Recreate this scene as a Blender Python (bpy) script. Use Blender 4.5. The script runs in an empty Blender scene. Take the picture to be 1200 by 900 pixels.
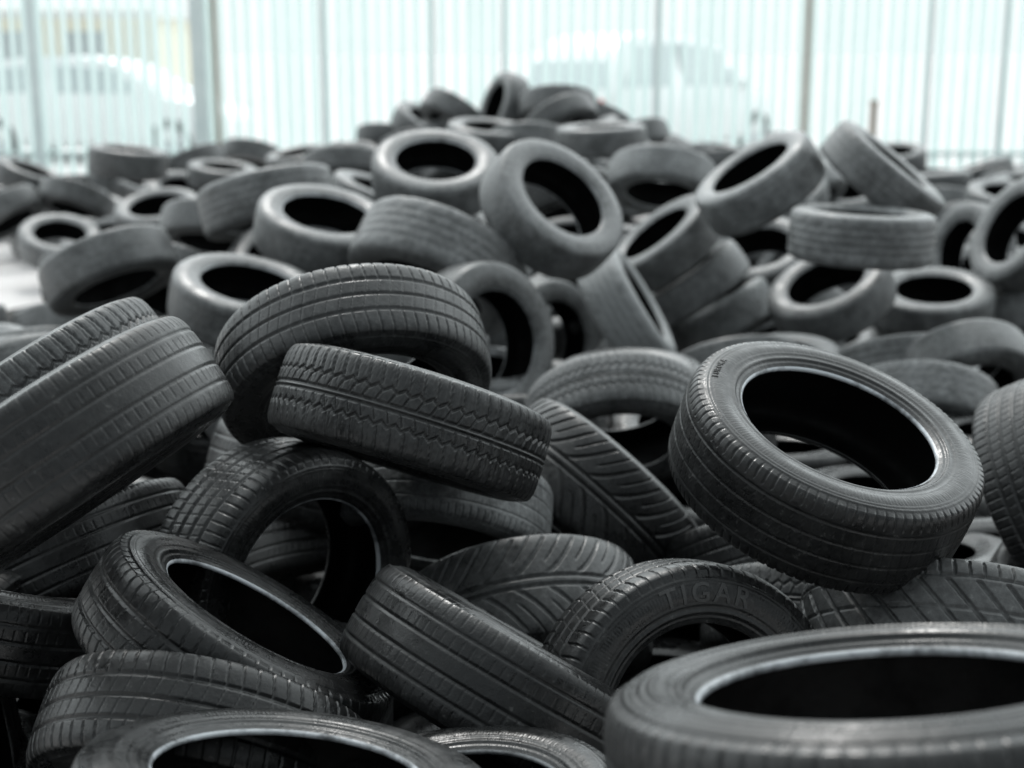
import bpy, math, random
import numpy as np
from mathutils import Vector, Matrix, Quaternion
random.seed(5); rng=np.random.default_rng(5)
scene=bpy.context.scene
col=scene.collection

# ---------------------------------------------------------------- camera
CAMZ=1.7; PITCH=math.atan(390/1667.0); F=1667.0
cam=bpy.data.cameras.new("camera"); camo=bpy.data.objects.new("camera",cam); col.objects.link(camo)
cam.lens=50; cam.sensor_width=36; cam.clip_end=1500; cam.clip_start=.05
camo.location=(0,0,CAMZ); camo.rotation_euler=(math.pi/2-PITCH,0,0)
cam.dof.use_dof=True; cam.dof.focus_distance=2.7; cam.dof.aperture_fstop=2.3
scene.camera=camo
scene.view_settings.view_transform='Standard'; scene.view_settings.look='None'; scene.view_settings.exposure=0

# ---------------------------------------------------------------- light
w=bpy.data.worlds.new("World"); scene.world=w; w.use_nodes=True
nt=w.node_tree; bg=nt.nodes["Background"]
sky=nt.nodes.new("ShaderNodeTexSky"); sky.sky_type='NISHITA'; sky.sun_disc=False
EL=math.radians(52); AZ=math.radians(-12)
sky.sun_elevation=EL; sky.sun_rotation=AZ; sky.dust_density=3; sky.air_density=1.0; sky.ozone_density=1
tcw=nt.nodes.new("ShaderNodeTexCoord"); nz=nt.nodes.new("ShaderNodeTexNoise"); nz.inputs["Scale"].default_value=2.2; nz.inputs["Detail"].default_value=3
nt.links.new(tcw.outputs["Generated"],nz.inputs["Vector"])
sx=nt.nodes.new("ShaderNodeSeparateXYZ"); nt.links.new(tcw.outputs["Generated"],sx.inputs[0])
mr=nt.nodes.new("ShaderNodeMapRange"); mr.interpolation_type='SMOOTHSTEP'; nt.links.new(sx.outputs[1],mr.inputs[0])
mr.inputs[1].default_value=-.7; mr.inputs[2].default_value=.8
ad=nt.nodes.new("ShaderNodeMath"); ad.operation='MULTIPLY_ADD'; nt.links.new(nz.outputs["Fac"],ad.inputs[0]); ad.inputs[1].default_value=.22; nt.links.new(mr.outputs[0],ad.inputs[2])
cr=nt.nodes.new("ShaderNodeMix"); cr.data_type='RGBA'
cr.inputs[6].default_value=(1.5,1.7,1.75,1); cr.inputs[7].default_value=(21.5,23.2,23.4,1); nt.links.new(ad.outputs[0],cr.inputs[0])
# sky dimmed low over the horizon, added so the fence gaps don't clip
mh=nt.nodes.new("ShaderNodeMapRange"); mh.interpolation_type='SMOOTHSTEP'; nt.links.new(sx.outputs[2],mh.inputs[0])
mh.inputs[1].default_value=.03; mh.inputs[2].default_value=.40; mh.inputs[3].default_value=.37; mh.inputs[4].default_value=1.0
ms_=nt.nodes.new("ShaderNodeMix"); ms_.data_type='RGBA'; ms_.blend_type='MULTIPLY'; ms_.inputs[0].default_value=1
nt.links.new(cr.outputs[2],ms_.inputs[6]); nt.links.new(mh.outputs[0],ms_.inputs[7])
mx=nt.nodes.new("ShaderNodeMix"); mx.data_type='RGBA'; mx.inputs[0].default_value=.9
nt.links.new(sky.outputs[0],mx.inputs[6]); nt.links.new(ms_.outputs[2],mx.inputs[7])
nt.links.new(mx.outputs[2],bg.inputs[0]); bg.inputs[1].default_value=.14
sl=bpy.data.lights.new("sun",'SUN'); sl.energy=1.5; sl.angle=math.radians(12); sl.color=(1,.98,.95)
so=bpy.data.objects.new("sun",sl); col.objects.link(so)
sd=Vector((math.sin(AZ)*math.cos(EL),math.cos(AZ)*math.cos(EL),math.sin(EL)))
so.rotation_euler=(-sd).to_track_quat('-Z','Y').to_euler(); so.location=(0,5,8)

# ---------------------------------------------------------------- materials
def newmat(name):
    m=bpy.data.materials.new(name); m.use_nodes=True
    return m,m.node_tree,m.node_tree.nodes["Principled BSDF"]
def mth(t,op,a,b=None,clamp=False):
    n=t.nodes.new("ShaderNodeMath"); n.operation=op; n.use_clamp=clamp
    for i,x in enumerate((a,b)):
        if x is None: continue
        if isinstance(x,(int,float)): n.inputs[i].default_value=x
        else: t.links.new(x,n.inputs[i])
    return n.outputs[0]
def mixc(t,f,a,b):
    n=t.nodes.new("ShaderNodeMix"); n.data_type='RGBA'
    for s,x in ((0,f),(6,a),(7,b)):
        if isinstance(x,(int,float)): n.inputs[s].default_value=x
        elif isinstance(x,tuple): n.inputs[s].default_value=x+(1,)
        else: t.links.new(x,n.inputs[s])
    return n.outputs[2]
def noise(t,scale,detail=4,rough=.6,vec=None):
    n=t.nodes.new("ShaderNodeTexNoise"); n.inputs["Scale"].default_value=scale
    n.inputs["Detail"].default_value=detail; n.inputs["Roughness"].default_value=rough
    if vec is not None: t.links.new(vec,n.inputs["Vector"])
    return n.outputs["Fac"]
def ramp(t,x,a,b):
    n=t.nodes.new("ShaderNodeMapRange"); t.links.new(x,n.inputs[0])
    n.inputs[1].default_value=a; n.inputs[2].default_value=b; n.interpolation_type='SMOOTHSTEP'
    return n.outputs[0]
def rubber(name,base,rough,kind):
    m,t,p=newmat(name)
    tc=t.nodes.new("ShaderNodeTexCoord"); oi=t.nodes.new("ShaderNodeObjectInfo")
    sep=t.nodes.new("ShaderNodeSeparateColor"); t.links.new(oi.outputs["Color"],sep.inputs[0])
    dust_haze,bead,seed=sep.outputs[0],sep.outputs[1],sep.outputs[2]
    va=t.nodes.new("ShaderNodeVectorMath"); va.operation='ADD'
    cb=t.nodes.new("ShaderNodeCombineXYZ"); s7=mth(t,'MULTIPLY',seed,37.0)
    for i in range(3): t.links.new(s7,cb.inputs[i])
    t.links.new(tc.outputs["Object"],va.inputs[0]); t.links.new(cb.outputs[0],va.inputs[1]); V=va.outputs[0]
    n1=noise(t,9,4,.7,V); n2=noise(t,70,3,.7,V)
    patch=ramp(t,n1,.36,.68)
    d=mth(t,'MULTIPLY',mth(t,'MULTIPLY',patch,.55),dust_haze)
    d=mth(t,'ADD',d,mth(t,'MULTIPLY',dust_haze,.62))
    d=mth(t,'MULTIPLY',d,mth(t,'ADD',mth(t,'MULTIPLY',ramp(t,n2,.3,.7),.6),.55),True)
    c=mixc(t,d,base,(.29,.30,.302))  # pale mix carries dust plus haze painted into the far tyres
    sp=mth(t,'MULTIPLY',ramp(t,n2,.61,.72),mth(t,'ADD',mth(t,'MULTIPLY',patch,.24),.03))
    c=mixc(t,sp,c,(.22,.22,.21))
    if kind=='bead':
        bf=mth(t,'MULTIPLY',mth(t,'ADD',mth(t,'MULTIPLY',ramp(t,n1,.35,.6),.75),.15),bead)
        c=mixc(t,bf,c,(.52,.55,.58))
    if kind=='i':
        c=mixc(t,mth(t,'MULTIPLY',dust_haze,.06),base,(.1,.1,.1))
    t.links.new(c,p.inputs["Base Color"])
    r=mth(t,'ADD',mth(t,'MULTIPLY',n2,.24),rough-.18)
    r=mth(t,'ADD',r,mth(t,'MULTIPLY',patch,.24))
    r=mth(t,'ADD',r,mth(t,'MULTIPLY',d,.3),True)
    t.links.new(r,p.inputs["Roughness"])
    p.inputs["Specular IOR Level"].default_value=.15 if kind=='i' else .38
    b=t.nodes.new("ShaderNodeBump"); b.inputs["Strength"].default_value=.6; b.inputs["Distance"].default_value=.0018
    t.links.new(n2,b.inputs["Height"]); t.links.new(b.outputs[0],p.inputs["Normal"])
    return m
M_TREAD=rubber("tread_rubber",(.0040,.0040,.0042),.32,'t')
M_SIDE=rubber("sidewall_rubber",(.0030,.0030,.0032),.26,'s')
M_BEAD=rubber("bead_rubber",(.007,.007,.007),.2,'bead')
M_IN=rubber("inner_liner_rubber",(.0020,.0020,.0020),.6,'i')
M_LET=rubber("lettering_rubber",(.034,.034,.034),.36,'s')

# ---------------------------------------------------------------- tyre meshes
def per(x): return np.abs((x+.5)%1-.5)
def gv(d,w,e):
    x=np.clip((w+e-d)/e,0,1); return x*x*(3-2*x)
def tri(x): return 4*np.abs((x%1)-.5)-1
C0=2.0; HW=.092
def slash(u,v,n,fn,dfn,w,e,ph=0):
    av=np.abs(v); pitch=C0/n
    return gv(per(u*n+ph+fn(av))*pitch/np.sqrt(1+(dfn(av)*pitch/HW)**2),w,e)
def patA(u,v):
    g=0*v+0*u
    for c in (-.52,-.18,.18,.52): g=np.maximum(g,gv(np.abs(v-c),.026,.03))
    av=np.abs(v)
    lat=gv(per(u*80+.25*v)*C0/80,.0008,.0016)*(av>.56)
    mid=gv(per(u*80+.9*v)*C0/80,.0005,.0014)*.5*(av<.5)
    return .0040*np.maximum(g,np.maximum(lat*.8,mid))
def patH(u,v):
    g=0*v+0*u
    for c in (-.6,-.2,.2,.6): g=np.maximum(g,gv(np.abs(v-c),.012,.022))
    av=np.abs(v)
    lat=gv(per(u*96+.15*v)*C0/96,.0010,.0016)*(av>.74)
    mid=gv(per(u*96+.9*v)*C0/96,.0003,.0012)*.35*(av<.56)
    return .0030*np.maximum(g*.8,np.maximum(lat,mid))
def patB(u,v):
    z=tri(u*66)*.06
    g=0*v+0*u
    for c in (-.4,.4): g=np.maximum(g,gv(np.abs(v-c-z),.022,.025))
    g=np.maximum(g,gv(np.abs(np.abs(v)-.07),.02,.02))
    av=np.abs(v)
    lat=gv(per(u*66+.5*np.sign(v)*av)*C0/66,.0012,.0018)*(av>.46)
    l2=gv(per(u*66+.5+1.2*av)*C0/66,.0010,.0016)*((av<.36)&(av>.1))
    l3=gv(per(u*132+.6*v)*C0/132,.0004,.0012)*.3*(av>.1)
    return .0042*np.maximum(np.maximum(g,lat*.8),np.maximum(l2,l3))
def patC(u,v):
    av=np.abs(v)
    g=gv(np.abs(av-.09),.02,.02)+0*u
    f=lambda a:1.9*np.sqrt(a+.02); df=lambda a:.95/np.sqrt(a+.02)
    V=slash(u,v,25,f,df,.0026,.0025)*np.clip((av-.12)*14,0,1)*np.clip((.97-av)*12,0,1)
    V2=slash(u,v,25,f,df,.0010,.002,.5)*np.clip((av-.38)*14,0,1)*.8
    return .0046*np.maximum(g,np.maximum(V,V2))
def patD(u,v):
    g=0*v+0*u
    for c in (-.6,-.22,.22,.6): g=np.maximum(g,gv(np.abs(v-c),.014,.026))
    av=np.abs(v)
    lat=gv(per(u*96)*C0/96,.0005,.0015)*((av>.7)|((av>.24)&(av<.5)))*.45
    return .0026*np.maximum(g,lat)
def patE(u,v):
    av=np.abs(v)
    g=gv(np.abs(av-.66),.016,.02)+0*u
    S=gv(per(u*34+1.5*v)*C0/34/np.sqrt(1+(1.5*C0/34/HW)**2),.0028,.0022)*(av<.6)
    S2=gv(per(u*68+.4*v)*C0/68,.0012,.0018)*(av>.68)
    c=gv(np.abs(v),.012,.02)*.6
    return .0052*np.maximum(np.maximum(g,S),np.maximum(S2,c))
def patF(u,v):
    g=0*v+0*u
    for c in (-.45,0,.45): g=np.maximum(g,gv(np.abs(v-c),.024,.028))
    av=np.abs(v)
    lat=gv(per(u*72+.45*v)*C0/72,.0006,.0016)*(av>.5)
    m=gv(per(u*72+.5-.8*v)*C0/72,.0004,.0013)*(av<.42)*.45
    return .0036*np.maximum(g,np.maximum(lat,m))
def catmull(P,n):
    P=np.array(P,float); Q=np.vstack([2*P[0]-P[1],P,2*P[-1]-P[-2]])
    seg=np.linalg.norm(np.diff(P,axis=0),axis=1); cum=np.r_[0,np.cumsum(seg)]
    out=[]
    for s in np.linspace(0,cum[-1],n):
        k=min(max(np.searchsorted(cum,s,side='right')-1,0),len(P)-2); t=(s-cum[k])/seg[k]
        a,b,c,d=Q[k],Q[k+1],Q[k+2],Q[k+3]
        out.append(.5*((2*b)+(-a+c)*t+(2*a-5*b+4*c-d)*t*t+(-a+3*b-3*c+d)*t**3))
    return np.array(out)
VAR={'A':(patA,.228,.205,1),'B':(patB,.205,.196,1.2),'C':(patC,.275,.208,1),'D':(patD,.205,.199,1.2),'E':(patE,.225,.208,1),'F':(patF,.195,.197,1.4),'G':(patA,.23,.204,2.8),'H':(patH,.212,.206,1.3)}
RO=.315
SIDEPROF={}
def build_tyre(key,hi):
    pat,W,ri,amp=VAR[key]
    nu,ntr,nsw,nb,nin=(864,66,44,8,14) if hi else (180,25,12,5,7)
    H=RO-ri
    v=np.linspace(-1,1,ntr)
    tread=np.c_[v*.445*W, RO-.004*v**2-.009*np.abs(v)**8]
    sw=catmull([(.445*W,RO-.013),(.466*W,ri+.77*H),(.490*W,ri+.62*H),(.5*W,ri+.48*H),(.488*W,ri+.34*H),(.470*W,ri+.22*H),(.452*W,ri+.13*H),(.44*W,ri+.075*H),(.428*W,ri+.035*H)],nsw)
    bd=catmull([(.428*W,ri+.035*H),(.413*W,ri+.0*H),(.395*W,ri-.005*H),(.380*W,ri+.01*H)],nb)
    inn=catmull([(.380*W,ri+.01*H),(.405*W,ri+.16*H),(.44*W,ri+.36*H),(.45*W,ri+.56*H),(.42*W,ri+.74*H),(.33*W,ri+.835*H),(.15*W,ri+.86*H),(0,ri+.865*H)],nin)
    SIDEPROF[key]=sw
    mir=lambda a:(a*np.array([-1,1]))[::-1]
    segs=[('tread',tread),('sidewall',sw),('bead',bd),('inner_liner',np.vstack([inn,mir(inn)[1:]])),('bead',mir(bd)),('sidewall',mir(sw))]
    S=[tread[0]]; rngs=[]; off=0
    for nme,a in segs:
        rngs.append((nme,off,off+len(a)-1)); off+=len(a)-1; S+=list(a[1:])
    S=np.array(S[:-1]); ns=len(S)
    T=np.roll(S,-1,0)-np.roll(S,1,0); N=np.c_[T[:,1],-T[:,0]]; N/=np.linalg.norm(N,axis=1)[:,None]+1e-9
    if N[ntr//2,1]<0: N=-N
    u=(np.arange(nu)/nu)[:,None]
    depth=np.zeros((nu,ns))
    depth[:,:ntr]=pat(u,v[None,:])*(np.ones_like(u))
    t=(S[:,1]-ri)/H
    rings=[(.73,.02,.0012),(.2,.035,.0026),(.33,.014,.0009),(.67,.014,.0009),(.1,.02,.001)]
    if key=='G': rings+=[(.47,.03,.0014),(.57,.014,.0008)]
    for (nme,a,b) in rngs:
        if nme!='sidewall': continue
        for j in range(a,b+1):
            jj=j%ns; side=1 if S[jj,0]>0 else -1
            tt=t[jj]
            f=np.clip((tt-.76)/.12,0,1)
            if jj not in (0,ntr-1):
                depth[:,jj]=pat(u[:,0],np.full(nu,side*1.0))*f*.9
                for c_,w_,a_ in rings:
                    depth[:,jj]-=amp*a_*np.exp(-((tt-c_)/w_)**2)
                if .38<tt<.62:
                    depth[:,jj]-=.0003*(per(u[:,0]*240)>.25)
    Sr=S[None,:,:]-depth[:,:,None]*N[None,:,:]
    th=2*np.pi*np.arange(nu)/nu
    P=np.stack([Sr[:,:,1]*np.cos(th)[:,None],Sr[:,:,1]*np.sin(th)[:,None],Sr[:,:,0]],-1)
    du=np.roll(P,-1,0)-np.roll(P,1,0); dv=np.roll(P,-1,1)-np.roll(P,1,1)
    NN=np.cross(du,dv); NN/=np.linalg.norm(NN,axis=2)[:,:,None]+1e-12
    k=ntr//2
    flip=np.sum(NN[0,k]*P[0,k]*np.array([1,1,0]))<0
    if flip: NN=-NN
    matd={'tread':M_TREAD,'sidewall':M_SIDE,'bead':M_BEAD,'inner_liner':M_IN}
    def mk(name,js,closed,mats,midx):
        js=np.array(js); n=len(js)
        V=P[:,js%ns].reshape(-1,3); VN=NN[:,js%ns].reshape(-1,3)
        i=np.arange(nu)[:,None]; i2=(i+1)%nu
        j=np.arange(n if closed else n-1)[None,:]; j2=(j+1)%n
        q=np.stack([i*n+j,i2*n+j,i2*n+j2,i*n+j2],-1)
        if flip: q=q[:,:,::-1]
        q=q.reshape(-1,4)
        me=bpy.data.meshes.new(name)
        me.vertices.add(len(V)); me.vertices.foreach_set("co",V.ravel())
        me.loops.add(q.size); me.loops.foreach_set("vertex_index",q.ravel().astype(np.int32))
        me.polygons.add(len(q)); me.polygons.foreach_set("loop_start",np.arange(0,q.size,4,dtype=np.int32))
        for m in mats: me.materials.append(m)
        if midx is not None:
            me.polygons.foreach_set("material_index",np.tile(midx,nu).astype(np.int32))
        me.polygons.foreach_set("use_smooth",np.ones(len(q),bool))
        me.update(calc_edges=True); me.validate()
        me.normals_split_custom_set_from_vertices(VN.tolist())
        return me
    if hi:
        return [(nme,mk("tyre_"+nme,range(a,b+1),False,[matd[nme]],None)) for nme,a,b in rngs]
    ml=[M_TREAD,M_SIDE,M_BEAD,M_IN]; mi=np.zeros(ns,int)
    for nme,a,b in rngs: mi[a:b]=['tread','sidewall','bead','inner_liner'].index(nme)
    return mk("tyre",range(ns),True,ml,mi)
HI={k:build_tyre(k,True) for k in VAR}
LO={k:build_tyre(k,False) for k in VAR if k not in 'GH'}

# ---------------------------------------------------------------- layout survey
T=[
(1050,908,632,.27,92,1.12,'G',.05,.6,20,None),
(815,837,348,.88,-20,1.02,'F',.06,.0,-6,"TIGAR"),
(578,814,378,.06,60,1.04,'D',.04,0,0,None),
(618,738,290,.35,-80,1.0,'C',.22,0,10,None),
(346,676,310,.74,-24,1.0,'A',.08,.95,40,None),
(272,768,362,.28,60,1.0,'F',.05,.95,0,None),
(235,882,375,.28,-103,1.0,'F',.03,0,0,None),
(335,990,455,.35,86,1.0,'D',.06,.7,0,None),
(542,972,375,.5,98,.86,'D',.06,.3,0,None),
(10,835,290,.6,-25,1.0,'D',.04,0,0,None),
(-70,880,320,.2,15,1.0,'F',.04,0,0,None),
(20,725,320,.25,80,1.0,'D',.04,0,0,None),
(80,655,300,.12,-65,1.0,'D',.03,0,0,None),
(74,532,392,.08,-55,1.0,'D',.04,0,0,None),
(50,485,330,.1,-55,1.08,'B',.22,0,0,None),
(420,445,330,.5,-80,1.04,'F',.12,.1,20,None),
(474,486,316,.07,-107,.98,'B',.1,0,0,None),
(385,572,300,.05,77,1.2,'D',.08,0,0,None),
(508,608,260,.3,-98,.92,'H',.6,0,0,None),
(400,700,235,.2,-85,1.0,'D',.02,0,0,None),
(700,598,270,.1,-132,1.0,'C',.05,0,0,None),
(966,553,346,.50,65,1.02,'H',.04,.9,8,"EUROKA"),
(885,668,270,.15,-75,1.0,'D',.05,0,0,None),
(1252,570,262,.3,20,1.0,'A',.06,0,0,None),
(1100,748,330,.25,-95,1.0,'E',.2,0,0,None),
(965,722,280,.2,-95,1.0,'B',.15,0,0,None),
(722,500,215,.5,-85,.98,'B',.4,0,0,None),
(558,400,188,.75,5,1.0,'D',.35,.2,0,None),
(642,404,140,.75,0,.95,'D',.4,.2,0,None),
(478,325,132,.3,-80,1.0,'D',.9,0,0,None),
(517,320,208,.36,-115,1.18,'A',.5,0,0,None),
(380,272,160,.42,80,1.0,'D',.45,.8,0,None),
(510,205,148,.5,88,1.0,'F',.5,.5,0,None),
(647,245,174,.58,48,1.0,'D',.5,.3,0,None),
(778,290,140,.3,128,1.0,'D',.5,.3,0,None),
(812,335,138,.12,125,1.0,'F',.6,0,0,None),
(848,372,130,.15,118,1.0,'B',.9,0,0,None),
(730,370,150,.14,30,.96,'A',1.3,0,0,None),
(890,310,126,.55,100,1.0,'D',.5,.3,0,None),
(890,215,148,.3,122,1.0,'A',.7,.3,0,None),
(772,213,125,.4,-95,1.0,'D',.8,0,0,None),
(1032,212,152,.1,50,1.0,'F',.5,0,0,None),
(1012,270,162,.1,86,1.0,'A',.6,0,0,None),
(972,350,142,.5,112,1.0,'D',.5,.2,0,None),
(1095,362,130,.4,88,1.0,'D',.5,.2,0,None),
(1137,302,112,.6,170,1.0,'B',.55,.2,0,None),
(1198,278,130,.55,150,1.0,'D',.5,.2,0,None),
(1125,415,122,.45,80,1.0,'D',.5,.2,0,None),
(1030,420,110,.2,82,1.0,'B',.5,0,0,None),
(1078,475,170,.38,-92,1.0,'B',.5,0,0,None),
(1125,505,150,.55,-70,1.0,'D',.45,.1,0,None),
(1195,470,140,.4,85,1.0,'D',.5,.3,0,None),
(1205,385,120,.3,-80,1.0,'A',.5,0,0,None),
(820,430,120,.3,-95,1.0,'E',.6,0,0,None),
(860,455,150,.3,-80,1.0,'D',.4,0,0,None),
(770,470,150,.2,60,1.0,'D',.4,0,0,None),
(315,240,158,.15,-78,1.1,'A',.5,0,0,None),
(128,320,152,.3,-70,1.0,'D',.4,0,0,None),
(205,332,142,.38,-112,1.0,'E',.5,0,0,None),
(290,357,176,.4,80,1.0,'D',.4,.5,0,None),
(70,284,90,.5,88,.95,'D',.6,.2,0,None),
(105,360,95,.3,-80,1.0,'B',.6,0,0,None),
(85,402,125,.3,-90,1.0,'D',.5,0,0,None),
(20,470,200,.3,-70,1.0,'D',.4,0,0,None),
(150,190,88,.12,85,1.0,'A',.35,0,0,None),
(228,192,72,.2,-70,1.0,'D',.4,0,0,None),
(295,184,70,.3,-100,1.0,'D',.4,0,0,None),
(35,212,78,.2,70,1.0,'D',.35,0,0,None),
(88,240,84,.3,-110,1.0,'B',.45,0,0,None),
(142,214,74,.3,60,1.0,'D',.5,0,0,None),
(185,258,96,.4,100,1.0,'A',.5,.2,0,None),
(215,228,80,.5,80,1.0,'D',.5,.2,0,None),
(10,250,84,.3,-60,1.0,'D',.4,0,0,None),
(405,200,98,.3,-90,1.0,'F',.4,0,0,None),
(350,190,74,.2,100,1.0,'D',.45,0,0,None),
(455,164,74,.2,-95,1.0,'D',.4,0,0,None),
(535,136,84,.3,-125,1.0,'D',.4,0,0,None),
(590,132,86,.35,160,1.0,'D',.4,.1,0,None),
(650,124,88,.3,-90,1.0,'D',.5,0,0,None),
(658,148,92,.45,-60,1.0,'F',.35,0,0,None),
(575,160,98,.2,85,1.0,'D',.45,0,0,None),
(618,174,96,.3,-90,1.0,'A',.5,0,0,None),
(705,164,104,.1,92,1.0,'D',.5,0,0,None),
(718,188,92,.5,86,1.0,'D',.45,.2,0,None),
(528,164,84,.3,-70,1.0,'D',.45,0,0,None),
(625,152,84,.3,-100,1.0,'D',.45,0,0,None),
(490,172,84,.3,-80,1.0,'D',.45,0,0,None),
(498,152,80,.3,60,1.0,'D',.45,0,0,None),
(700,146,82,.3,-110,1.0,'D',.45,0,0,None),
(748,170,84,.3,-70,1.0,'A',.45,0,0,None),
(570,182,90,.3,-95,1.0,'D',.45,0,0,None),
(775,190,84,.25,-90,1.0,'D',.45,0,0,None),
(850,195,84,.2,-90,1.0,'D',.45,0,0,None),
(930,188,80,.3,60,1.0,'D',.45,0,0,None),
(1110,245,84,.3,-95,1.0,'D',.6,0,0,None),
(1180,240,90,.3,80,1.0,'D',.6,0,0,None),
(250,275,120,.3,-100,1.0,'D',.5,0,0,None),
(440,235,110,.2,70,1.0,'F',.5,0,0,None),
(595,205,90,.3,-80,1.0,'D',.5,0,0,None),
(655,238,122,.25,-75,1.0,'D',.1,0,0,None),
(700,235,95,.3,-60,1.0,'D',.5,0,0,None),
(750,250,95,.4,100,1.0,'B',.6,.2,0,None),
(655,330,112,.3,-100,1.0,'D',.5,0,0,None),
(600,290,118,.3,-70,1.0,'D',.35,0,0,None),
(830,265,100,.3,-80,1.0,'D',.5,0,0,None),
(935,265,110,.3,-110,1.0,'D',.5,0,0,None),
(1060,300,110,.4,70,1.0,'D',.5,.2,0,None),
(930,395,120,.3,-85,1.0,'F',.5,0,0,None),
(1160,345,115,.3,-60,1.0,'D',.5,0,0,None),
(340,312,120,.3,-85,1.0,'D',.5,0,0,None),
(150,280,85,.3,-85,1.0,'D',.5,0,0,None),
(260,210,80,.2,85,1.0,'D',.45,0,0,None),
(660,198,80,.3,-100,1.0,'D',.5,0,0,None),
(805,190,78,.3,-85,1.0,'D',.5,0,0,None),
(165,372,110,.3,80,1.0,'D',.5,.1,0,None),
]
fw=np.array([0,math.cos(PITCH),-math.sin(PITCH)]); up=np.array([0,math.sin(PITCH),math.cos(PITCH)]); rt=np.array([1.,0,0]); eye=np.array([0,0,CAMZ])
def frame(n,spin):
    n=n/np.linalg.norm(n); x=np.array([0,0,1.])-n*n[2]
    if np.linalg.norm(x)<.05: x=np.array([0,1.,0])-n*n[1]
    x/=np.linalg.norm(x); y=np.cross(n,x)
    a=math.radians(spin); x2=x*math.cos(a)+y*math.sin(a); y2=np.cross(n,x2)
    return np.c_[x2,y2,n]
items=[]
for (px,py,M,ra,an,sc,pt,du,be,sp,tx) in T:
    d=fw+rt*((px-600)/F)-up*((py-450)/F); L=np.linalg.norm(d); d/=L
    dist=2*RO*sc*F/M
    c=eye+d*dist
    z=-d; x=rt-z*np.dot(rt,z); x/=np.linalg.norm(x); y=np.cross(z,x)
    s=math.sqrt(1-ra*ra); a=math.radians(an)
    n=z*ra+(x*math.cos(a)+y*math.sin(a))*s
    spn=sp if (sp or tx) else random.uniform(0,360)
    if dist>5.5: du=min(2.,du*1.15)  # distant tyres get extra pale tone as painted haze
    items.append(dict(c=c,R=frame(n,spn),s=sc,pt=pt,du=du,be=be,tx=tx,ray=d,hand=True,dist=dist,c0=c.copy(),M=M))
H=np.array([it['c'] for it in items])
def surf(x,y):
    w=1/(((H[:,0]-x)**2+(H[:,1]-y)**2)**1.5+.01); return float((w*H[:,2]).sum()/w.sum())
cand=[]
y=1.75
while y<14.2:
    step=.56 if y<6 else .53
    xm=.38*y+.2
    x=-xm+random.uniform(0,.2)
    while x<xm:
        X=x+random.uniform(-.12,.12); Y=y+random.uniform(-.12,.12)
        if not (X/Y<-.305 and 7.8<Y<11.2):
            off=.34 if Y<4.5 else (.2 if Y<6.5 else .08)
            z=max(.12,surf(X,Y)-off-random.uniform(0,.1))
            cand.append((X,Y,z,0))
        x+=step
    y+=step
y=2.2
while y<5.6:
    xm=.36*y+.2; x=-xm
    while x<xm:
        cand.append((x+random.uniform(-.05,.05),y+random.uniform(-.05,.05),.13,1)); x+=.6
    y+=.6
for c in cand:
    low=c[3]; tilt=abs(random.gauss(0,.5)) if not low else abs(random.gauss(0,.12)); az=random.uniform(0,6.283)
    n=np.array([math.sin(tilt)*math.cos(az),math.sin(tilt)*math.sin(az),math.cos(tilt)])
    c=np.array(c[:3]); far=c[1]>5.5
    items.append(dict(c=c,R=frame(n,random.uniform(0,360)),s=random.uniform(.94,1.0),pt=random.choice('ABDDF'),du=random.uniform(.4,.7) if far else random.uniform(.02,.1),be=random.uniform(0,.3) if far else 0,tx=None,ray=None,hand=False,c0=c.copy(),dist=0,zmax=c[2]+(.06 if not low else .03),M=0,low=low))  # far fillers paler, haze painted in with the dust
N=len(items)
K=16; rs=.056
pl=[]
for i in range(K):
    a=2*math.pi*i/K
    for zz in (-.048,.048): pl.append(((RO-rs)*math.cos(a),(RO-rs)*math.sin(a),zz))
pl=np.array(pl)
O=np.array([(pl*it['s'])@it['R'].T for it in items]); C=np.array([it['c'] for it in items]); Cs=C.copy()
hand=np.array([it['hand'] for it in items]); ray=np.array([it['ray'] if it['hand'] else np.zeros(3) for it in items])
lowl=np.array([it.get('low',0) for it in items])
dist0=np.array([it['dist'] for it in items]); zmax=np.array([it.get('zmax',9) for it in items])
Mpx=np.array([it['M'] for it in items]); lo_=np.where(Mpx>180,-.03,-.06)*dist0; hi_l=np.where(Mpx>180,.04,.08)*dist0
ext=np.abs(O[:,:,2]).max(1)+rs
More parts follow.
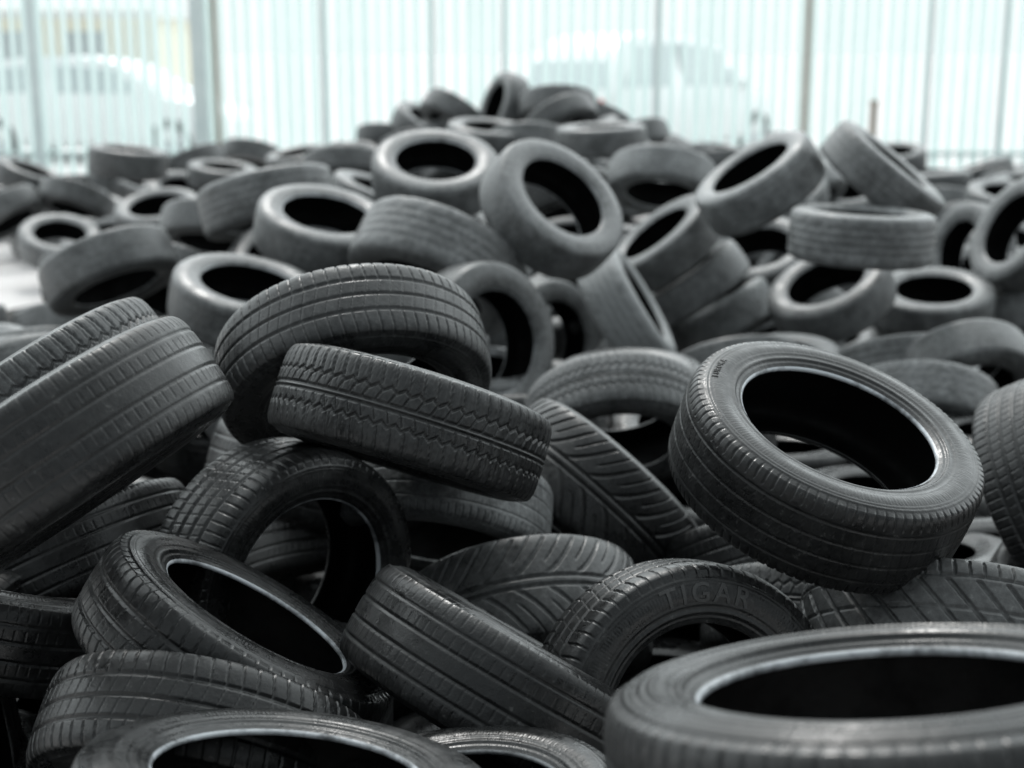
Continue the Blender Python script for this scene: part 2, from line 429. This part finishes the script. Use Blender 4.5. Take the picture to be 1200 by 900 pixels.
def relax(C,idx,iters):
    h=hand[idx]; Cx=C[idx]; Ox=O[idx]; rx=ray[idx]; C0_=Cs[idx]; n=len(idx)
    for itn in range(iters):
        D=np.linalg.norm(Cx[:,None]-Cx[None],axis=2); ii,jj=np.where(np.triu(D<.66,1))
        mv=np.zeros_like(Cx); worst=np.zeros(n)
        for b in range(0,len(ii),400):
            i=ii[b:b+400]; j=jj[b:b+400]
            P=Cx[i][:,None]+Ox[i]; Q=Cx[j][:,None]+Ox[j]
            df=P[:,:,None]-Q[:,None]; dd=np.sqrt((df**2).sum(3))+1e-6
            pen=np.clip(2*rs-dd,0,None)
            wsum=pen.sum((1,2)); mxp=pen.max((1,2))
            vec=(df*(pen/dd)[...,None]).sum((1,2))
            nv=np.linalg.norm(vec,axis=1)+1e-9
            vec=vec/nv[:,None]*mxp[:,None]; vec[wsum<1e-6]=0
            hi_,hj=h[i],h[j]
            wi=np.where(hi_&~hj,.1,np.where(~hi_&hj,.9,.5))
            np.add.at(mv,i,vec*wi[:,None]); np.add.at(mv,j,-vec*(1-wi)[:,None])
            np.maximum.at(worst,i,mxp); np.maximum.at(worst,j,mxp)
        mv*=.35
        al=(mv*rx).sum(1)[:,None]*rx
        Cx=Cx+np.where(h[:,None],al*1.2+(mv-al)*.25,mv)
        rel=Cx-C0_; a=(rel*rx).sum(1); pr=rel-a[:,None]*rx; a=np.clip(a,lo_[idx],hi_l[idx])
        pn=np.linalg.norm(pr,axis=1)+1e-9
        pr*=np.minimum(1,.025/pn)[:,None]
        Cx=np.where(h[:,None],C0_+a[:,None]*rx+pr,Cx)
        Cx[:,2]=np.where(h,Cx[:,2],np.minimum(Cx[:,2],zmax[idx])); Cx[:,2]=np.maximum(Cx[:,2],np.minimum(ext[idx],.32)+.005)
    C=C.copy(); C[idx]=Cx; return C,worst
hidx=np.where(hand)[0]; C,_=relax(C,hidx,40)
C,worst=relax(C,np.arange(N),45)
GW,GH=300,225
gy,gx=np.mgrid[0:GH,0:GW]
def splat(k):
    P=C[k]+O[k]-eye
    zf=P@fw; X=(600+F*(P@rt)/zf)/4; Y=(450-F*(P@up)/zf)/4; r=rs*F/zf/4*1.25
    return X,Y,r,zf
zb=np.full((GH,GW),1e9)
def paint(k,buf):
    X,Y,r,zf=splat(k)
    x0,x1=int(max(0,(X-r).min())),int(min(GW-1,(X+r).max()+1)); y0,y1=int(max(0,(Y-r).min())),int(min(GH-1,(Y+r).max()+1))
    if x1<=x0 or y1<=y0: return None
    sx=gx[y0:y1,x0:x1]; sy=gy[y0:y1,x0:x1]; d=np.full(sx.shape,1e9)
    for a,b,c,z in zip(X,Y,r,zf):
        m=(sx-a)**2+(sy-b)**2<c*c; d=np.where(m,np.minimum(d,z),d)
    return (slice(y0,y1),slice(x0,x1)),d
for k in hidx:
    q=paint(k,zb)
    if q: zb[q[0]]=np.minimum(zb[q[0]],q[1])
for k in hidx:
    it=items[k]; n=it['R'][:,2]
    if it['dist']<4.2 and abs(np.dot(n,it['ray']))>.25:
        P=C[k]-eye; zf=P@fw; X=(600+F*(P@rt)/zf)/4; Y=(450-F*(P@up)/zf)/4; R_=.2*F/zf/4
        m=((gx-X)**2+(gy-Y)**2<(R_*.75)**2)&(zb>zf+.1)
        zb[m]=zf+.35
keep=[]; vis={}
for k in range(N):
    if hand[k]: keep.append(k); continue
    if worst[k]>(.08 if not lowl[k] else .1): continue
    ok=False
    for tr in range(5):
        q=paint(k,zb)
        if q is None: vis[k]=0; ok=True; break
        sub=zb[q[0]]; bad=((q[1]<sub)&(sub<1e8)).sum(); v_=((q[1]<1e8)&(sub>1e8)).sum(); vis[k]=v_
        tot=(q[1]<1e8).sum()
        if bad<=.06*tot+2: ok=True; break
        if C[k][2]<ext[k]+.03: break
        C[k][2]=max(C[k][2]-.07,min(ext[k],.3)+.005)
    if ok: keep.append(k)
fl=[k for k in keep if not hand[k]]
if len(keep)>292:
    fl.sort(key=lambda k:(lowl[k]>0 or vis.get(k,0)>0, -abs(C[k][0])/C[k][1]))
    drop=set(fl[:len(keep)-292]); keep=[k for k in keep if k not in drop]

PATN={'A':"ribbed tread",'B':"zigzag tread",'C':"curved-groove tread",'D':"worn tread",'E':"diagonal tread",'F':"grooved tread",'G':"stepped sidewall",'H':"fine tread"}
def setlab(o,it,n):
    nz=abs(n[2]); pos="flat" if nz>.85 else ("tilted" if nz>.45 else "upright")
    dust_haze="dusty hazed grey" if it['du']>.3 else "black"
    extra=" and pale bead" if it['be']>.6 else ""
    o["label"]=f"{dust_haze} tyre with {PATN[it['pt']]}{extra}, {pos} in heap"
    o["category"]="tyre"; o["group"]="scrap tyres in the heap"
def text_mesh(txt,key,size,rt_,mat,off,ex):
    cu=bpy.data.curves.new("t",'FONT'); cu.body=txt; cu.size=size; cu.extrude=ex; cu.align_x='CENTER'; cu.space_character=1.25; cu.resolution_u=3; cu.offset=off
    ob=bpy.data.objects.new("t",cu); col.objects.link(ob)
    dg=bpy.context.evaluated_depsgraph_get(); me=bpy.data.meshes.new_from_object(ob.evaluated_get(dg)); bpy.data.objects.remove(ob); bpy.data.curves.remove(cu)
    sw=SIDEPROF[key]; rr=sw[::-1,1]; aa=sw[::-1,0]
    import bmesh
    bm=bmesh.new(); bm.from_mesh(me); bmesh.ops.triangulate(bm,faces=bm.faces[:])
    for _ in range(2): bmesh.ops.subdivide_edges(bm,edges=[e for e in bm.edges if e.calc_length()>.008],cuts=1)
    for vtx in bm.verts:
        x,yy,zz=vtx.co; r=rt_+yy; th=-x/rt_
        ax=float(np.interp(r,rr,aa)); vtx.co=(r*math.cos(th),r*math.sin(th),ax+.0012+zz)
    bm.to_mesh(me); bm.free(); me.materials.append(mat); return me
random.seed(9)
for k in keep:
    it=items[k]; c=C[k]; R=Matrix(it['R'].tolist()).to_4x4()
    s=it['s']; mw=Matrix.Translation(Vector(c.tolist()))@R@Matrix.Diagonal((s,s,s,1))
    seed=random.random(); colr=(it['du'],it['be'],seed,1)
    near=(c[1]<5.2) and it['hand']
    if near:
        o=bpy.data.objects.new("tyre",None); o.empty_display_size=.1; col.objects.link(o); o.matrix_world=mw
        for qi,(nme,me) in enumerate(HI[it['pt']]):
            p=bpy.data.objects.new(nme,me); col.objects.link(p); p.parent=o
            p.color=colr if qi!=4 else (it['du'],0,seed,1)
        if it['tx']:
            me=text_mesh(it['tx'],it['pt'],.054,.240,M_LET,.0006,.0013) if it['tx']=="TIGAR" else text_mesh(it['tx'],it['pt'],.018,.264,M_SIDE,0,.0006)
            p=bpy.data.objects.new("sidewall_lettering",me); col.objects.link(p); p.parent=o; p.color=colr
            if it['tx']!="TIGAR": p.rotation_euler=(0,0,math.radians(25))
    else:
        me=LO[it['pt']]
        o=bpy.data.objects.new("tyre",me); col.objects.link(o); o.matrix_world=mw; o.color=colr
    setlab(o,it,it['R'][:,2])

# ---------------------------------------------------------------- ground
def simplemat(name,c1,c2,scale,rough,bump=.2,metal=0):
    m,t,p=newmat(name); tc=t.nodes.new("ShaderNodeTexCoord"); V=tc.outputs["Object"]
    n=noise(t,scale,4,.65,V); n2=noise(t,scale*12,3,.6,V)
    f=mth(t,'ADD',mth(t,'MULTIPLY',ramp(t,n,.3,.7),.7),mth(t,'MULTIPLY',n2,.3),True)
    t.links.new(mixc(t,f,c1,c2),p.inputs["Base Color"]); p.inputs["Roughness"].default_value=rough; p.inputs["Metallic"].default_value=metal
    if bump:
        b=t.nodes.new("ShaderNodeBump"); b.inputs["Strength"].default_value=bump; b.inputs["Distance"].default_value=.02
        t.links.new(n2,b.inputs["Height"]); t.links.new(b.outputs[0],p.inputs["Normal"])
    return m
M_GR=simplemat("concrete_yard",(.47,.45,.445),(.59,.57,.565),.8,.9,.4)
M_GAPSHADE=simplemat("painted_gap_shade",(.010,.009,.008),(.028,.026,.023),1.5,.95,.6)  # near-black colour paints the shade seen through the tyre gaps
def mesh_obj(name,V,Fc,mat,parent=None,smooth=False):
    me=bpy.data.meshes.new(name); me.from_pydata(V,[],Fc); me.materials.append(mat)
    if smooth: me.polygons.foreach_set("use_smooth",[True]*len(me.polygons))
    me.update(); o=bpy.data.objects.new(name,me); col.objects.link(o)
    if parent: o.parent=parent
    return o
g=mesh_obj("ground",[(-500,-300,0),(500,-300,0),(500,900,0),(-500,900,0)],[(0,1,2,3)],M_GR); g["kind"]="structure"; g["label"]="pale concrete yard ground around the tyre heap"
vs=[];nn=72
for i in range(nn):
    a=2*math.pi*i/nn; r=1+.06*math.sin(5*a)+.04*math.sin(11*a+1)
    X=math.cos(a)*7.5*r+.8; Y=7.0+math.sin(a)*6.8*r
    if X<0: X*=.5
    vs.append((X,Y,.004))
dsh=mesh_obj("gap_shade_sheet",vs,[tuple(range(nn))],M_GAPSHADE); dsh["kind"]="structure"; dsh["label"]="added dark sheet under the tyre heap, gap shade painted in"  # sheet added to darken the gaps under the heap

# ---------------------------------------------------------------- fence
def translucent(name,c1,c2):
    m=simplemat(name,c1,c2,1.2,.45,0); t=m.node_tree; p=t.nodes["Principled BSDF"]; out=t.nodes["Material Output"]
    tr=t.nodes.new("ShaderNodeBsdfTranslucent"); tr.inputs[0].default_value=(.66,.79,.77,1)
    ms=t.nodes.new("ShaderNodeMixShader"); ms.inputs[0].default_value=.40
    t.links.new(p.outputs[0],ms.inputs[1]); t.links.new(tr.outputs[0],ms.inputs[2]); t.links.new(ms.outputs[0],out.inputs[0]); return m
M_SLAT=translucent("translucent_sheet_slats",(.58,.70,.69),(.76,.84,.83))
M_POSTD=simplemat("rusty_brown_steel",(.2,.17,.13),(.3,.26,.2),3,.7,0)
M_POSTL=simplemat("galvanised_steel",(.60,.70,.70),(.74,.82,.81),2,.45,0)
FY=19.6
def box(V,Fc,x0,x1,y0,y1,z0,z1):
    b=len(V); V+= [(x0,y0,z0),(x1,y0,z0),(x1,y1,z0),(x0,y1,z0),(x0,y0,z1),(x1,y0,z1),(x1,y1,z1),(x0,y1,z1)]
    Fc+= [(b,b+3,b+2,b+1),(b+4,b+5,b+6,b+7),(b,b+1,b+5,b+4),(b+1,b+2,b+6,b+5),(b+2,b+3,b+7,b+6),(b+3,b,b+4,b+7)]
fence=bpy.data.objects.new("fence",None); col.objects.link(fence); fence.location=(0,FY,0)
fence["label"]="tall pale translucent slat fence around the yard"; fence["category"]="fence"
V=[];Fc=[]; x=-14; rf_=random.Random(3)
while x<14:
    wd=.08+.055*rf_.random(); h=2.95+rf_.uniform(-.02,.02); b=len(V)
    for z in (.05,h): V+=[(x-wd/2,0,z),(x,-.018,z),(x+wd/2,0,z)]
    Fc.append((b,b+1,b+4,b+3)); Fc.append((b+1,b+2,b+5,b+4))
    x+=.155+.035*rf_.random()
mesh_obj("slat_panel",V,Fc,M_SLAT,fence)
for z in (.32,2.68):
    V=[];Fc=[]; box(V,Fc,-14,14,.003,.045,z,z+.05); mesh_obj("rail",V,Fc,M_POSTL,fence)
for p_,wd,mt in ((-120,.1,0),(55,.13,0),(243,.2,0),(262,.055,1),(385,.07,0),(510,.05,0),(590,.05,0),(765,.08,0),(936,.06,1),(1075,.06,0),(1160,.07,0),(1330,.1,0)):
    xx=(p_-600)/1667*19.6; V=[];Fc=[]
    box(V,Fc,-wd/2,wd/2,-.10,-.02,0,3.05); box(V,Fc,-wd*.6,wd*.6,-.11,-.012,3.05,3.08)
    o=mesh_obj("post",V,Fc,M_POSTD if mt else M_POSTL,fence); o.location=(xx,0,0)
V=[];Fc=[]; box(V,Fc,-.035,.035,-.035,.035,0,1.05); box(V,Fc,-.045,.045,-.045,.045,1.05,1.1)
o=mesh_obj("bollard",V,Fc,M_POSTD); o.location=(4.55,18.2,0); o["label"]="short dark steel stub post before the fence"; o["category"]="post"

# ---------------------------------------------------------------- cars behind the fence
M_WHITE,_,p=newmat("white_car_paint"); p.inputs["Base Color"].default_value=(.92,.92,.92,1); p.inputs["Roughness"].default_value=.25; p.inputs["Coat Weight"].default_value=.5
M_GLASS,_,p=newmat("car_glass"); p.inputs["Base Color"].default_value=(.5,.56,.57,1); p.inputs["Roughness"].default_value=.08; p.inputs["Specular IOR Level"].default_value=1  # pale base paints in haze over the panes
M_RED,_,p=newmat("tail_lamp_red"); p.inputs["Base Color"].default_value=(.6,.04,.03,1); p.inputs["Roughness"].default_value=.2
M_HEAD,_,p=newmat("headlamp_glass"); p.inputs["Base Color"].default_value=(.75,.75,.75,1); p.inputs["Roughness"].default_value=.1
M_RIM,_,p=newmat("wheel_rim_metal"); p.inputs["Base Color"].default_value=(.5,.5,.52,1); p.inputs["Metallic"].default_value=.8; p.inputs["Roughness"].default_value=.35
M_TYG,_,p=newmat("grey_road_tyre"); p.inputs["Base Color"].default_value=(.16,.16,.16,1); p.inputs["Roughness"].default_value=.7
def lathe(name,prof,mat,parent,n=32):
    V=[];Fc=[];m=len(prof)
    for i in range(n):
        a=2*math.pi*i/n
        for (ax,r) in prof: V.append((r*math.cos(a),ax,r*math.sin(a)))
    for i in range(n):
        for j in range(m-1):
            k=(i+1)%n; Fc.append((i*m+j,i*m+j+1,k*m+j+1,k*m+j))
    return mesh_obj(name,V,Fc,mat,parent,True)
def car(loc,rot,paint_,label,cat,van=False,sc=1.0):
    root=bpy.data.objects.new("parked_car",None); col.objects.link(root); root.location=loc; root.rotation_euler=(0,0,rot); root.scale=(sc,sc,sc)
    root["label"]=label; root["category"]=cat; root["group"]="cars parked behind the fence"
    low=[(-2.02,.45,.72,.70),(-1.98,.28,.88,.78),(-1.6,.22,.95,.84),(-.6,.2,.96,.86),(.6,.2,.95,.86),(1.1,.22,.93,.85),(1.75,.25,.80,.80),(2.0,.3,.68,.72),(2.06,.42,.58,.62)]
    V=[];Fc=[];m=8
    for x,zb_,zt,hw in low:
        zm=(zb_+zt)/2
        for (yy,zz) in ((-hw*.9,zb_),(-hw,zb_+.1),(-hw,zm),(-hw*.93,zt),(hw*.93,zt),(hw,zm),(hw,zb_+.1),(hw*.9,zb_)): V.append((x,yy,zz))
    for i in range(len(low)-1):
        for j in range(m): k=(j+1)%m; Fc.append((i*m+j,i*m+k,(i+1)*m+k,(i+1)*m+j))
    Fc.append(tuple(range(m-1,-1,-1))[::-1]); Fc.append(tuple((len(low)-1)*m+q for q in range(m))[::-1])
    rf=1.64 if van else 1.46
    b=len(V)
    cab=[(-1.92,.9,.78),(-1.72,rf-.32,.68),(-1.45,rf-.09,.62),(-1.0,rf,.61),(-.3,rf+.02,.61),(.2,rf-.02,.61),(.55,rf-.12,.62),(1.25,.90,.76)]
    nc=len(cab)
    for x,z,hw in cab: V+=[(x,-hw,z),(x,hw,z)]
    for i in range(nc-1): Fc.append((b+2*i,b+2*i+1,b+2*i+3,b+2*i+2))
    V+=[(-1.92,-.79,.88),(-1.92,.79,.88),(1.25,-.78,.88),(1.25,.78,.88)]; e=b+2*nc
    Fc.append((e,)+tuple(b+2*i for i in range(nc))+(e+2,)); Fc.append((e+1,e+3)+tuple(b+2*i+1 for i in range(nc-1,-1,-1))); Fc.append((e,e+1,b+1,b)); Fc.append((e+2,b+2*nc-2,b+2*nc-1,e+3))
    body=mesh_obj("body",V,Fc,paint_,root)
    bv=body.modifiers.new("b",'BEVEL'); bv.width=.06; bv.segments=3; bv.limit_method='ANGLE'; body.data.polygons.foreach_set("use_smooth",[True]*len(body.data.polygons))
    def quadwin(name,pts,off):
        n=(Vector(pts[1])-Vector(pts[0])).cross(Vector(pts[-1])-Vector(pts[0])).normalized()
        if n.dot(Vector(off))<0: n=-n
        c=sum((Vector(p) for p in pts),Vector())/len(pts)
        P=[tuple(c+(Vector(p)-c)*.88+n*.014) for p in pts]+[tuple(c+(Vector(p)-c)*.88-n*.01) for p in pts]
        m_=len(pts); F_=[tuple(range(m_)),tuple(range(2*m_-1,m_-1,-1))]+[(i,(i+1)%m_,(i+1)%m_+m_,i+m_) for i in range(m_)]
        mesh_obj(name,P,F_,M_GLASS,root)
    quadwin("windscreen",[(.57,-.6,rf-.14),(.57,.6,rf-.14),(1.22,.73,.93),(1.22,-.73,.93)],(1,0,1))
    quadwin("rear_window",[(-1.9,-.72,.95),(-1.9,.72,.95),(-1.72,.65,rf-.33),(-1.72,-.65,rf-.33)],(-1,0,.5))
    for s in (-1,1):
        f=lambda x,z:(x,s*(.785-(z-.9)/(rf-.9)*.165),z)
        quadwin("side_window",[f(-1.7,.95),f(-.55,.95),f(-.55,rf-.08),f(-1.35,rf-.14)],(0,s,0))
        quadwin("side_window",[f(-.45,.95),f(1.02,.95),f(.5,rf-.16),f(-.45,rf-.08)],(0,s,0))
        for x in (-1.3,1.3):
            w_=bpy.data.objects.new("wheel",None); col.objects.link(w_); w_.parent=root; w_.location=(x,s*.78,.31)
            lathe("tyre",[(-.09,.2),(-.1,.24),(-.095,.29),(-.06,.31),(.06,.31),(.095,.29),(.1,.24),(.09,.2)],M_TYG,w_)
            lathe("rim",[(-.08,.2),(-.085,.18),(-.04,.15),(-.05,.05),(-.06,.001),(.06,.001),(.05,.05),(.04,.15),(.085,.18),(.08,.2)],M_RIM,w_)
        V=[];Fc=[]; box(V,Fc,-2.035,-1.96,s*.66-.1,s*.66+.1,.62,.84); mesh_obj("tail_lamp",V,Fc,M_RED,root)
        V=[];Fc=[]; box(V,Fc,1.95,2.055,s*.52-.13,s*.52+.13,.5,.62); mesh_obj("headlamp",V,Fc,M_HEAD,root)
        V=[];Fc=[]; box(V,Fc,.85,1.0,s*.86-.08,s*.86+.08,.92,1.04); mesh_obj("wing_mirror",V,Fc,paint_,root)
    return root
car((2.3,23.6,0),math.radians(48),M_WHITE,"white people carrier parked behind the slat fence","car",True,1.2)
car((-6.6,23.5,0),math.radians(-8),M_WHITE,"white saloon car parked behind the slat fence","car",False,1.1)
M_WALL=simplemat("pale_render",(.76,.76,.73),(.82,.82,.78),.5,.9,0)
M_WALLY=simplemat("pale_yellow_render",(.88,.84,.66),(.9,.86,.70),.5,.9,0)
bld=bpy.data.objects.new("building",None); col.objects.link(bld); bld.location=(-14.5,46,0); bld["label"]="low pale yellow building beyond the fence"; bld["category"]="building"
V=[];Fc=[]; box(V,Fc,-3,3.2,0,8,0,2.7); mesh_obj("wall",V,Fc,M_WALLY,bld)
V=[];Fc=[]; box(V,Fc,-3.3,3.5,-.3,8.3,2.703,2.95); mesh_obj("roof",V,Fc,M_WALL,bld)
for x in (-2.2,.4):
    V=[];Fc=[]; box(V,Fc,x,x+1.4,-.03,.02,1.1,2.3); mesh_obj("window",V,Fc,M_GLASS,bld)
